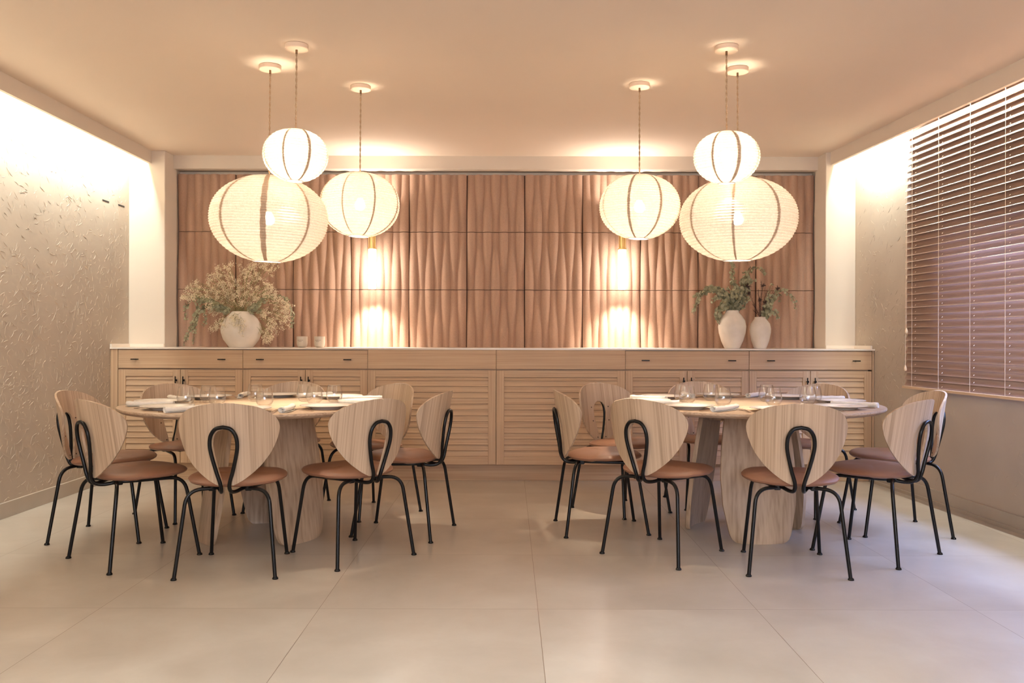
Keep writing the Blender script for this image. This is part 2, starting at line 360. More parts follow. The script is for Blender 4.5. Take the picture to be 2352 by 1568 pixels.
# right wall (askew) with the blind window and a near window
W1 = (3.0, 5.78, .95, 1.85)
def rbox(mb, y0, y1, z0, z1, d0=0, d1=.2):       # slab along the right wall; d measured outward from the wall face
    vs_ = [Vector((XR(y)+d, y, z)) for d in (d0, d1) for y in (y0, y1) for z in (z0, z1)]
    mb.add(vs_, [(0, 1, 3, 2), (4, 6, 7, 5), (0, 4, 5, 1), (2, 3, 7, 6), (0, 2, 6, 4), (1, 5, 7, 3)])
rw = MB()
ys = [YF-.2, W1[0], W1[1], DW+.1]
for a, b in ((0, 1), (2, 3)): rbox(rw, ys[a], ys[b], 0, ZC)
for W in (W1,): rbox(rw, W[0], W[1], 0, W[2]); rbox(rw, W[0], W[1], W[3], ZC)
ridges(rw, 900, 5.9, DP, .1, 2.45, XR, -1, .5); ridges(rw, 160, 2.6, 5.9, .1, .7, XR, -1, .3)
struct(rw.build('wall_right', M['wall'], smooth=False))
# window frames and panes
wf = MB()
def rframe(mb, W, dd=.1, t=.05):
    rbox(mb, W[0], W[0]+t, W[2], W[3], dd, dd+.05); rbox(mb, W[1]-t, W[1], W[2], W[3], dd, dd+.05)
    rbox(mb, W[0]+t, W[1]-t, W[2], W[2]+t, dd, dd+.05); rbox(mb, W[0]+t, W[1]-t, W[3]-t, W[3], dd, dd+.05)
rframe(wf, W1); struct(wf.build('window_1', M['paint'], smooth=False))
wf = MB()
for x in (WX0, .575, WX1-.05): wf.box(x, x+.05, YF-.15, YF-.1, WZ0, WZ1)
wf.box(WX0, WX1, YF-.15, YF-.1, WZ0, WZ0+.05); wf.box(WX0, WX1, YF-.15, YF-.1, WZ1-.05, WZ1)
struct(wf.build('added_window_2', M['paint'], smooth=False))  # frame of the added front window
# pillars either side of the recess
struct(MB().bbox(XL-.05, -2.818, DP, DW+.05, 0, ZC, .004).build('trim_1', M['paint'], smooth=False))
struct(MB().bbox(2.583, 3.0, DP, DW+.05, 0, ZC, .004).build('trim_2', M['paint'], smooth=False))
# beam over the recess
struct(MB().bbox(-2.82, 2.585, DB, DW+.05, 2.53, ZC+.02, .003).build('trim_3', M['paint'], smooth=False))
# cove boards
struct(MB().box(XL+.157, XL+.182, YF, DP+.002, ZF, ZC+.02).build('trim_4', M['paint'], smooth=False))
cb_ = MB(); cb_.add([Vector((XO(y)+d, y, z)) for d in (-.182, -.157) for y in (YF, DP+.002) for z in (ZF, ZC+.02)], [(0, 1, 3, 2), (4, 6, 7, 5), (0, 4, 5, 1), (2, 3, 7, 6), (0, 2, 6, 4), (1, 5, 7, 3)]); struct(cb_.build('trim_5', M['paint'], smooth=False))
# skirting
struct(MB().bbox(XL-.01, XL+.012, YF, 6.82, 0, .097, .002).build('baseboard_left', M['base'], smooth=False))
bb = MB(); rbox(bb, YF, 6.82, 0, .095, -.012, .01); rbox(bb, YF, 6.82, 0, .022, -.024, -.012); struct(bb.build('baseboard_right', M['base'], smooth=False))
for _i, _x in enumerate((-.35, .55)):              # rings dressing the two added fill spots
    struct(MB().lathe([(.040, ZC-.001), (.052, ZC-.001), (.052, ZC-.006), (.040, ZC-.004)], 28, (_x, 1.9, 0), True).build('trim_%d' % (8+_i), M['white']))
# two thin dark slots in the left wall
for i, (ya, yb, z) in enumerate(((6.66, 6.77, 2.163), (6.93, 7.04, 2.168))):
    mb = MB(); mb.box(XL-.01, XL+.002, ya, yb, z-.005, z+.006)
    struct(mb.build('trim_%d' % (6+i), M['dark'], smooth=False))
# ------------------------------------------------------------------ fluted cladding: 11 x 3 felt panels, seven flutes each
PX0, PX1, PZ0, PZ1 = -2.812, 2.578, 1.036, 2.500
NCOL, NROW, NFL = 11, 3, 7
pw = (PX1-PX0)/NCOL; ph = (PZ1-PZ0)/NROW
clad = thing('fluted_wall_cladding', 'terracotta felt cladding of fluted square panels behind the long sideboard', 'wall cladding', (PX0, DPAN, PZ0))
M['joint'] = mat('dark_joint', (.09, .035, .02), .9)
MB().box(.0, PX1-PX0, .045, .06, 0, PZ1-PZ0).build('backing', M['joint'], clad, smooth=False)
def depth(col, u, z):                              # u in flutes from the panel's left, z over the whole wall
    i0 = int(min(NFL-1, math.floor(u))); best = -1
    for i in (i0-1, i0, i0+1):
        if i < 0 or i >= NFL: continue
        ph_ = math.cos(PI*z/ph)*(1 if (col*NFL+i) % 2 else -1)
        best = max(best, .0085*ph_+.007-.074*(u-i-.5)**2)
    return best
pp = {}
for c in range(NCOL):
    for r in range(NROW):
        g = .0022; mb = MB(); us = []
        for i in range(NFL):
            for k in range(12): us.append(i+k/12)
        us.append(NFL-.0001); nz = 18; V = []; Fc = []
        for j in range(nz+1):
            z = r*ph+g+(ph-2*g)*j/nz
            for u in us:
                x = c*pw+.0034+(pw-.0068)*u/NFL
                V.append((x, -depth(c, u, z), z))
        n = len(us)
        for j in range(nz):
            for i in range(n-1): Fc.append((j*n+i, j*n+i+1, (j+1)*n+i+1, (j+1)*n+i))
        b0 = len(V)                                # side skins back to the backing
        ring = [i for i in range(n)]+[j*n+n-1 for j in range(1, nz+1)]+[nz*n+i for i in range(n-2, -1, -1)]+[j*n for j in range(nz-1, 0, -1)]
        for q in ring: V.append((V[q][0], .045, V[q][2]))
        L = len(ring)
        for q in range(L): Fc.append((ring[q], b0+q, b0+(q+1) % L, ring[(q+1) % L]))
        mesh('fluted_panel', V, Fc, M['felt'], clad)
# ------------------------------------------------------------------ sideboard
DC = 6.80; S = DC/F
def cx(px): return (px-1170)*S
def cz(py): return H-(py-777.4)*S
XE = [271, 558, 845, 1140, 1436, 1721, 2003]
XE = [cx(x) for x in XE]
ZT, ZU = 1.038, 1.026                              # worktop top / underside
Z_D1, Z_D0 = 1.020, cz(846.5); Z_B1, Z_B0 = cz(849.5), .137
def louver_door(x0, x1, z0, z1, y, name, parent, sw=.058, rail_top=.050, rail_bot=.060):
    mb = MB(); t = .020; g = .0018; back = True; x0 += g; x1 -= g; z0 += g; z1 -= g
    mb.bbox(x0, x0+sw, y, y+t, z0, z1, .0015); mb.bbox(x1-sw, x1, y, y+t, z0, z1, .0015)
    mb.box(x0+.001, x1-.001, y+t-.0005, y+t+.006, z0+.001, z1-.001)
    o = mb.build(name, M['cab_z'], parent, smooth=False)
    m2 = MB(); m2.bbox(x0+sw, x1-sw, y+.0003, y+t, z1-rail_top, z1, .001); m2.bbox(x0+sw, x1-sw, y+.0003, y+t, z0, z0+rail_bot, .001)
    n = 14; zz0 = z0+rail_bot; zz1 = z1-rail_top; p = (zz1-zz0)/(n-.4)
    for k in range(n):
        zb = zz0+k*p; zt = min(zb+p*1.12, zz1+.004)
        # sloping board: foot forward, head back
        X0, X1 = x0+sw-.002, x1-sw+.002; yf = y+.005; yb = y+.017
        pts = [(yf, zb+.0015), (yf+.004, zb-.001), (yb+.004, zt), (yb, zt)]
        vs_ = [Vector((X, a, b)) for X in (X0, X1) for (a, b) in pts]
        m2.add(vs_, [(0, 1, 2, 3), (7, 6, 5, 4), (0, 4, 5, 1), (1, 5, 6, 2), (2, 6, 7, 3), (3, 7, 4, 0)])
    l = m2.build('louver_panel', M['cab_x'], o, smooth=False)
    return o
def handle(x, z, y, vert, parent):
    mb = MB(); L = .031; mb.bbox(*( (x-.004, x+.004, y-.028, y-.020, z-L, z+L) if vert else (x-L, x+L, y-.028, y-.020, z-.004, z+.004)), .0015)
    mb.bbox(x-.004, x+.004, y-.022, y, z-.004, z+.004, .001)
    if vert: mb.bbox(x, x+.012, y-.024, y-.014, z-.008, z+.008, .001)
    return mb.build('handle', M['black'], parent, smooth=False)
names = ['leftmost oak sideboard cabinet, beneath the round white vase of dried flowers', 'oak sideboard cabinet with louvred doors, beneath the two small candle jars',
         'wide handleless louvred oak front left of the centre of the sideboard', 'wide handleless louvred oak front right of the centre of the sideboard',
         'oak sideboard cabinet with louvred doors, left of the twin vases', 'rightmost oak sideboard cabinet, nearest the window blind and beneath the slim vase']
for i in range(6):
    x0, x1 = XE[i], XE[i+1]; ctr = i in (2, 3); y = DC-(.012 if ctr else 0)
    t = thing('sideboard_cabinet', names[i], 'cabinet', (x0, y, 0), group='sideboard units'); W = x1-x0
    mb = MB(); mb.box(.001 if i else 0, W-(.001 if i < 5 else .02), .027, DP-y-.002 if i == 0 else DP-y-.002 if i == 5 else DPAN-y-.06, .134, ZU-.001)
    mb.build('carcass', M['cab_x'], t, smooth=False)
    if ctr:
        MB().bbox(.0015, W-.0015, 0, .02, Z_D0-.0015, Z_D1+.004, .0012).build('top_panel', M['cab_x'], t, smooth=False)
        louver_door(0, W, Z_B0-.006, Z_B1+.001, 0, 'door', t, .060, .052, .062)
    else:
        d = MB().bbox(.0015, W-.0015, 0, .02, Z_D0, Z_D1, .0012).build('drawer', M['cab_x'], t, smooth=False)
        hx = [(312, 511), (599, 799), None, None, (1482, 1680), (1769, 1965)][i]
        for q in hx: handle(cx(q)-x0, cz(826), 0, False, d)
        for s_, (a, b) in enumerate(((0, W/2), (W/2, W))):
            dd = louver_door(a, b, Z_B0, Z_B1, 0, 'door', t)
            handle((b-.031) if s_ == 0 else (a+.028), cz(874), 0, True, dd)
    if i == 0: MB().bbox(XL+.002-x0, -.0015, -.001, .30, .0, ZU-.001, .001).build('end_panel', M['cab_z'], t, smooth=False)
    if i == 5: MB().bbox(W+.0015, W+.0155, -.001, .026, .0, ZU-.001, .001).build('end_panel', M['cab_z'], t, smooth=False)
pl = MB().bbox(XE[0]-.0, XE[-1], DC+.05, DC+.07, 0, .133, .001).build('plinth', M['cab_x'], smooth=False)
tag(pl, 'recessed oak plinth running along the floor beneath the louvred sideboard', 'plinth')
wt = thing('worktop', 'thin pale stone worktop lying along the top of the oak sideboard', 'worktop', (0, DC, ZU))
XRW = 2.844
_sl = MB(); _o = [(XL+.001, -.012), (XR(DC-.012)-.001, -.012), (XR(DP)-.002, DP-DC-.001), (2.58, DP-DC-.001), (2.58, DPAN-DC+.01), (-2.815, DPAN-DC+.01), (-2.815, DP-DC-.001), (XL+.001, DP-DC-.001)]
_sl.add([Vector((a, b, z)) for z in (0, ZT-ZU) for a, b in _o], [tuple(range(8))[::-1], tuple(range(8, 16))]+[(k, (k+1) % 8, 8+(k+1) % 8, 8+k) for k in range(8)])
_sl.build('slab', M['stone'], wt, smooth=False)
ZH = ZT-ZU
MB().bbox(XL+.001, XL+.016, -.010, DP-DC-.016, ZH, ZH+.026, .001).build('upstand', M['stone'], wt, smooth=False)
MB().bbox(XL+.001, -2.818, DP-DC-.015, DP-DC-.001, ZH, ZH+.026, .001).build('upstand', M['stone'], wt, smooth=False)
MB().bbox(2.583, 2.82, DP-DC-.015, DP-DC-.001, ZH, ZH+.026, .001).build('upstand', M['stone'], wt, smooth=False)
MB().bbox(2.811, 2.824, -.010, DP-DC-.016, ZH, ZH+.026, .001).build('upstand', M['stone'], wt, smooth=False)
# ------------------------------------------------------------------ chairs
LOOP = [(.060, -.12, .404), (.034, -.178, .395), (.021, -.218, .404), (.021, -.238, .440), (.038, -.246, .500), (.055, -.257, .570), (.062, -.265, .620), (.056, -.272, .665), (.034, -.277, .696), (0, -.279, .705)]
def interp(tab, z):
    if z <= tab[0][0]: return tab[0][1]
    for a, b in zip(tab, tab[1:]):
        if z <= b[0]: t = (z-a[0])/(b[0]-a[0]); return a[1]*(1-t)+b[1]*t
    return tab[-1][1]
WOUT = [(.432, .034), (.437, .045), (.446, .062), (.459, .082), (.475, .102), (.49, .120), (.522, .151), (.55, .171), (.574, .187), (.61, .204), (.647, .217), (.675, .2235), (.698, .226), (.72, .2235), (.74, .215), (.757, .203), (.772, .187), (.785, .166), (.795, .142), (.803, .112), (.809, .078), (.812, .045), (.814, 0)]
WIN = [(.43, .014), (.45, .018), (.50, .031), (.57, .047), (.62, .053), (.65, .050), (.67, .042), (.683, .031), (.690, .020), (.694, .006), (.6955, 0)]
YC = [(.43, -.214), (.5, -.222), (.57, -.233), (.62, -.241), (.70, -.254), (.76, -.264), (.815, -.274)]
def backrest_mesh():
    zs = sorted(set([.432+(.812-.432)*i/44 for i in range(45)]+[.437, .659, .667, .675, .683, .688, .692, .694, .6955, .803, .809, .812, .8135, .814]))
    Rr = .305; V = []; idx = {}; Fc = []; K = 9
    for j, z in enumerate(zs):
        wo = interp(WOUT, z); wi = interp(WIN, z) if z < .6955 else 0.0
        if wo < wi+.002: wo = wi+.002
        for s in (-1, 1):
            po, pi_ = math.asin(min(.95, wo/Rr)), math.asin(wi/Rr)
            for k in range(K+1):
                p = (pi_+(po-pi_)*k/K)
                idx[(j, s, k)] = len(V); yy = interp(YC, z)+Rr*(1-math.cos(p))
                V.append((s*Rr*math.sin(p), yy, z+.0*p))
    for j in range(len(zs)-1):
        for s in (-1, 1):
            for k in range(K):
                q = [idx[(j, s, k)], idx[(j, s, k+1)], idx[(j+1, s, k+1)], idx[(j+1, s, k)]]
                Fc.append(q if s > 0 else q[::-1])
    import bmesh
    bm = bmesh.new(); bv = [bm.verts.new(v) for v in V]
    for f in Fc:
        try: bm.faces.new([bv[i] for i in f])
        except Exception: pass
    bmesh.ops.remove_doubles(bm, verts=bm.verts, dist=.0004)
    bmesh.ops.recalc_face_normals(bm, faces=bm.faces)
    bmesh.ops.solidify(bm, geom=bm.faces[:], thickness=.011)
    bmesh.ops.recalc_face_normals(bm, faces=bm.faces)
    global SHELL_BACK
    SHELL_BACK = min(v.co.y for v in bm.verts) < min(v[1] for v in V)-.004
    V2 = [v.co.copy() for v in bm.verts]; F2 = [[v.index for v in f.verts] for f in bm.faces]; bm.free()
    return V2, F2
def seat_mesh():
    a, b0, b1, n = .231, .205, .218, 48; V = []; Fc = []
    prof = [(0, .0215), (.35, .0213), (.6, .020), (.8, .0165), (.9, .0125), (.965, .006), (1, -.003), (.99, -.011), (.95, -.0175), (.86, -.021), (0, -.021)]
    def outl(t):
        c, s = math.cos(t), math.sin(t); e = 2/2.35
        x = a*math.copysign(abs(c)**e, c); y = (b1 if s > 0 else b0)*math.copysign(abs(s)**e, s)
        x *= 1-.10*(max(0, -s)**2)+.0
        return x, y+.012
    for q, (k, dz) in enumerate(prof):
        if k == 0: V.append((0, .012, .4385+dz)); continue
        for i in range(n):
            x, y = outl(2*PI*i/n); zz = .4385+dz+.05*max(0, y-.05)*k-.18*max(0, y-.13)**2*10*k*.35+.08*x*x
            V.append((x*k, (y-.012)*k+.012, zz-.004*(1 if y < -.1 else 0)))
    m_ = len(prof)-2
    for i in range(n): Fc.append((0, 1+i, 1+(i+1) % n))
    for r in range(m_-1):
        for i in range(n): Fc.append((1+r*n+i, 1+(r+1)*n+i, 1+(r+1)*n+(i+1) % n, 1+r*n+(i+1) % n))
    l = len(V)-1
    for i in range(n): Fc.append((l, 1+(m_-1)*n+(i+1) % n, 1+(m_-1)*n+i))
    return V, Fc
TR = .0091
def make_chair(label):
    t = thing('dining_chair', label, 'chair')
    v, f = seat_mesh(); mesh('seat', v, f, M['seat'], t)
    v, f = backrest_mesh(); br = mesh('backrest', v, f, M['oak_shell'], t)
    half = spline(LOOP, 8); pts = half+[Vector((-p.x, p.y, p.z)) for p in half[-2::-1]]
    MB().tube(pts, TR, 12).build('back_loop', M['black'], t)
    for s in (-1, 1):
        p = fillet([(s*.229, -.239, .006), (s*.188, -.186, .402), (s*.060, -.130, .406)], [.085], 8)
        l = MB().tube(p, TR, 12).build('leg', M['black'], t)
        MB().lathe([(.0, 0), (.0135, 0), (.0145, .003), (.011, .010), (0, .010)], 14, (s*.230, -.240, 0)).build('foot_cap', M['black'], l)
        p = fillet([(s*.191, .237, .006), (s*.158, .172, .406), (s*.105, -.10, .408), (s*.066, -.150, .409)], [.075, .06], 8)
        l = MB().tube(p, TR, 12).build('leg', M['black'], t)
        MB().lathe([(.0, 0), (.0135, 0), (.0145, .003), (.011, .010), (0, .010)], 14, (s*.192, .238, 0)).build('foot_cap', M['black'], l)
        MB().bbox(s*.085-.016, s*.085+.016, -.15, -.115, .392, .424, .004).build('clamp', M['black'], t)
    MB().bbox(-.11, .11, -.14, .12, .414, .424, .003).build('seat_bracket', M['black'], t)
    Rr = .305
    for z, dx in ((.655, .072), (.565, .068), (.455, .034)):
        for s in (-1, 1):
            ph_ = math.asin(dx/Rr); y = interp(YC, z)+Rr*(1-math.cos(ph_))
            nrm = Vector((-s*math.sin(ph_), math.cos(ph_), .15)).normalized()
            for off in (1,):
                c = Vector((s*dx, y, z)); 
                MB().tube([c-nrm*.002, c+nrm*(.0012 if SHELL_BACK else .0122)], .0042, 8).build('screw', M['dark'], br)
    return t
chairs = [
 # x, y, heading, label
 (-2.238, 4.91, 0, 'oak shell-back chair at the left end of the left table, beside the textured left wall'),
 (-1.888, 4.425, 48.7, 'oak shell-back chair at the near left of the left table, turned away to the right'),
 (-1.322, 4.254, 93.4, 'oak shell-back chair with its back square to the viewer at the left table'),
 (-.82, 4.498, 134, 'oak shell-back chair at the near right of the left table, seat on its left'),
 (-.61, 5.02, 167.6, 'oak shell-back chair in side view at the right end of the left table, facing left'),
 (-.898, 5.58, -130.5, 'oak shell-back chair at the far right of the left table, behind white napkins'),
 (-1.48, 5.756, -94, 'oak shell-back chair behind the middle of the left table, mostly hidden by glasses'),
 (-2.03, 5.506, -43.8, 'oak shell-back chair at the far left of the left table, before pale louvred doors'),
 (.541, 5.118, 4.4, 'oak shell-back chair in side view at the left end of the right table, facing right'),
 (.741, 5.677, -56.7, 'oak shell-back chair at the far left of the right table, front and screws showing'),
 (.815, 4.539, 46.8, 'oak shell-back chair at the near left of the right table, back turned to the viewer'),
 (1.385, 4.30, 82.4, 'oak shell-back chair nearest the viewer at the right table, hiding its middle legs'),
 (1.903, 4.553, 130.8, 'oak shell-back chair at the near right of the right table, seat tinged blue by daylight'),
 (2.242, 5.10, 180, 'oak shell-back chair at the right end of the right table, below the window blind'),
 (1.925, 5.69, -135, 'oak shell-back chair at the far right of the right table, before the rightmost cabinet door'),
 (1.335, 5.91, -88, 'oak shell-back chair behind the middle of the right table, seen through water glasses')]
ch0 = make_chair(chairs[0][3]); ch0.location = (chairs[0][0], chairs[0][1], 0); ch0.rotation_euler = (0, 0, math.radians(chairs[0][2]-90)); ch0['group'] = 'dining chairs'
for x, y, a, lb in chairs[1:]: dup(ch0, (x, y, 0), math.radians(a-90), lb, 'dining chairs')
# ------------------------------------------------------------------ tables
TZ = .740
def make_table(cxx, cyy, lxy, rot, label):
    t = thing('round_dining_table', label, 'table', (cxx, cyy, 0), 0, 'round oak tables')
    top = MB().lathe([(0, TZ), (.752, TZ), (.7575, TZ-.002), (.760, TZ-.007), (.759, TZ-.013), (.752, TZ-.019), (.735, TZ-.028), (.0, TZ-.028)], 128)
    top.build('tabletop', M['oak_x'], t)
    lx, ly = lxy
    for k in range(3):
        a = math.radians(rot+120*k); n = Vector((math.cos(a), math.sin(a), 0)); u = Vector((-n.y, n.x, 0))
        zz = [0, .006, .02, .045, .08, .2, .35, .5, .62, .711]
        hw = [.128, .142, .156, .167, .175, .199, .207, .198, .184, .170]
        K = 12; V = []; Fc = []
        for j, (z, w_) in enumerate(zip(zz, hw)):
            rad = .325-.095*z/.711
            for sd in (0, 1):
                for i in range(K+1):
                    q = i/K*2-1; ez = .0035 if i in (0, K) else 0
                    th = (.030-2*ez)*(sd-.5)
                    c = Vector((lx, ly, 0))+n*(rad+th-.028*q*q)+u*(w_*q)
                    V.append((c.x, c.y, z))
        B = 2*(K+1)
        for j in range(len(zz)-1):
            for i in range(K):
                Fc.append((j*B+i, (j+1)*B+i, (j+1)*B+i+1, j*B+i+1))
                o = K+1; Fc.append((j*B+o+i, j*B+o+i+1, (j+1)*B+o+i+1, (j+1)*B+o+i))
            Fc.append((j*B, j*B+K+1, (j+1)*B+K+1, (j+1)*B)); Fc.append((j*B+K, (j+1)*B+K, (j+1)*B+2*K+1, j*B+2*K+1))
        J = (len(zz)-1)*B
        for i in range(K): Fc.append((i, i+1, K+1+i+1, K+1+i)); Fc.append((J+i, J+K+1+i, J+K+1+i+1, J+i+1))
        leg = mesh('leg', V, Fc, M['oak_z'], t)
        Mt = Matrix.Translation((lx, ly, 0)) @ Matrix.Rotation(a, 4, 'Z')
        MB().bbox(-.02, .218, -.03, .03, .635, .711, .002, Mt).build('crossbar', M['oak_z'], t)
    return t
TL = (-1.41, 4.97); TRt = (1.37, 5.07)
make_table(*TL, (.01, -.03), 90, 'round oak dining table on the left with eight place settings and slab legs')
make_table(*TRt, (.005, .0), 270, 'round oak dining table on the right with eight place settings and slab legs')
# ------------------------------------------------------------------ place settings
def make_plate(lb):
    m = MB().lathe([(0, .003), (.070, .003), (.074, 0), (.078, .003), (.092, .010), (.136, .0185), (.1375, .0205), (.135, .0215), (.100, .0165), (.088, .0105), (.080, .0080), (0, .0075)], 48)
    o = m.build('dinner_plate', M['white']); return tag(o, lb, 'plate', 'dinner plates')
def make_glass(lb):
    out = [(.0, 0), (.024, 0), (.030, .002), (.040, .014), (.0465, .028), (.0475, .038), (.0455, .055), (.041, .078), (.0365, .100)]
    inn = [(.0355, .1004), (.0400, .078), (.0445, .055), (.0464, .038), (.0452, .029), (.039, .017), (.028, .008), (0, .0065)]
    o = MB().lathe(out+inn, 32).build('water_glass', M['glass']); return tag(o, lb, 'glass', 'stemless water glasses')
def make_napkin(lb):
    # rolled cloth: spiral section swept along y
    turns = 2.6; sec = []
    for k in range(44):
        t = k/43; a = -PI/2-turns*2*PI*(1-t); r = .005+.0125*t+.0005*math.sin(a*3); sec.append((r*math.cos(a)*1.15, r*math.sin(a)*.88+.0155))
    sec += [(-.006+.0, .0005), (.012, .0012), (.021, .0025)]
    V = []; Fc = []; N = 14; n = len(sec)
    for j in range(N+1):
        y = -.125+.25*j/N; bx = .010*math.sin(j/N*PI*1.2); hump = 1+.04*math.sin(j*1.9)
        for (x, z) in sec: V.append((x*hump+bx, y, z*hump+.0012))
    for j in range(N):
        for i in range(n-1): Fc.append((j*n+i, j*n+i+1, (j+1)*n+i+1, (j+1)*n+i))
    o = mesh('rolled_napkin', V, Fc, M['linen']); md = o.modifiers.new('thickness', 'SOLIDIFY'); md.thickness = .0016; md.offset = 1
    return tag(o, lb, 'napkin', 'rolled napkins')
def make_fork(lb):
    m = MB(); st = [(-.095, .0075, .0008, .0035), (-.06, .006, .003, .005), (0, .0032, .006, .009), (.03, .0032, .005, .008), (.045, .0105, .003, .006), (.055, .012, .002, .005)]
    V = []; Fc = []
    for y, w_, z0, z1 in st: V += [(-w_, y, z0), (w_, y, z0), (w_, y, z1), (-w_, y, z1)]
    for j in range(len(st)-1):
        for i in range(4): Fc.append((j*4+i, j*4+(i+1) % 4, (j+1)*4+(i+1) % 4, (j+1)*4+i))
    Fc += [(3, 2, 1, 0), tuple((len(st)-1)*4+i for i in range(4))]
    m.add(V, Fc)
    for q in range(4):
        x = -.0105+.007*q; m.tube([(x, .053, .0038), (x, .072, .0035), (x, .088, .007), (x, .097, .0105)], [.0017, .0016, .0014, .0008], 6)
    o = m.build('table_fork', M['steel']); return tag(o, lb, 'fork', 'table forks')
def make_knife(lb):
    st = [(-.105, .006, .001, .006), (-.02, .006, .001, .006), (-.005, .004, .002, .006), (.005, .008, .0025, .0045), (.08, .009, .0025, .0045), (.105, .002, .0025, .004)]
    V = []; Fc = []
    for y, w_, z0, z1 in st: V += [(-w_, y, z0), (w_, y, z0), (w_, y, z1), (-w_, y, z1)]
    for j in range(len(st)-1):
        for i in range(4): Fc.append((j*4+i, j*4+(i+1) % 4, (j+1)*4+(i+1) % 4, (j+1)*4+i))
    Fc += [(3, 2, 1, 0), tuple((len(st)-1)*4+i for i in range(4))]
    o = mesh('table_knife', V, Fc, M['steel']); return tag(o, lb, 'knife', 'table knives')
spots = ['at its left end', 'at its near left', 'at its near middle', 'at its near right', 'at its right end', 'at its far right', 'at its far middle', 'at its far left']
order_r = ['at its left end', 'at its far left', 'at its near left', 'at its near middle', 'at its near right', 'at its right end', 'at its far right', 'at its far middle']
glL = [(427, 929.5), (499, 930), (608, 933), (722, 927), (768, 923), (700, 921), (587, 921), (479, 924)]
glR = [(1567, 922), (1633, 920), (1579, 926.5), (1661, 931), (1777, 931), (1856, 928.5), (1869, 925), (1761, 922)]
protos = {}
def place(kind, mk, loc, rz, lb):
    if kind not in protos: o = mk(lb); protos[kind] = o
    else: o = protos[kind].copy(); C.objects.link(o); o['label'] = lb
    o.location = loc; o.rotation_euler = (0, 0, rz); return o
rj = random.Random(3)
for ti, (T, cs, sp, gl, side) in enumerate(((TL, chairs[:8], spots, glL, 'left'), (TRt, chairs[8:], order_r, glR, 'right'))):
    for i, (x, y, a, _) in enumerate(cs):
        h = math.atan2(T[1]-y, T[0]-x); n = Vector((math.cos(h), math.sin(h), 0)); rgt = Vector((n.y, -n.x, 0)); c = Vector((T[0], T[1], TZ))-n*.565
        w_ = f'on the {side} table {sp[i]}'
        jr = rj.uniform(-.08, .08)
        place('plate', make_plate, c, 0, f'white rimmed dinner plate {w_}')
        place('napkin', make_napkin, c+rgt*(.205+rj.uniform(-.01, .015))+n*rj.uniform(.0, .04), h-PI/2+jr*1.5, f'rolled white cloth napkin {w_}')
        place('knife', make_knife, c+rgt*.155-n*.02, h-PI/2+jr*.3, f'steel knife beside the plate {w_}')
        place('fork', make_fork, c-rgt*.165+n*.0, h-PI/2-jr*.5, f'steel fork with upturned tines {w_}')
        gx, gy = gl[i]; d = (H-TZ)*F/(gy-(778+(gx-1170)*.0025))
        place('glass', make_glass, ((gx-1170)*d/F, d, TZ+.0003), 0, f'clear stemless water glass {w_}')
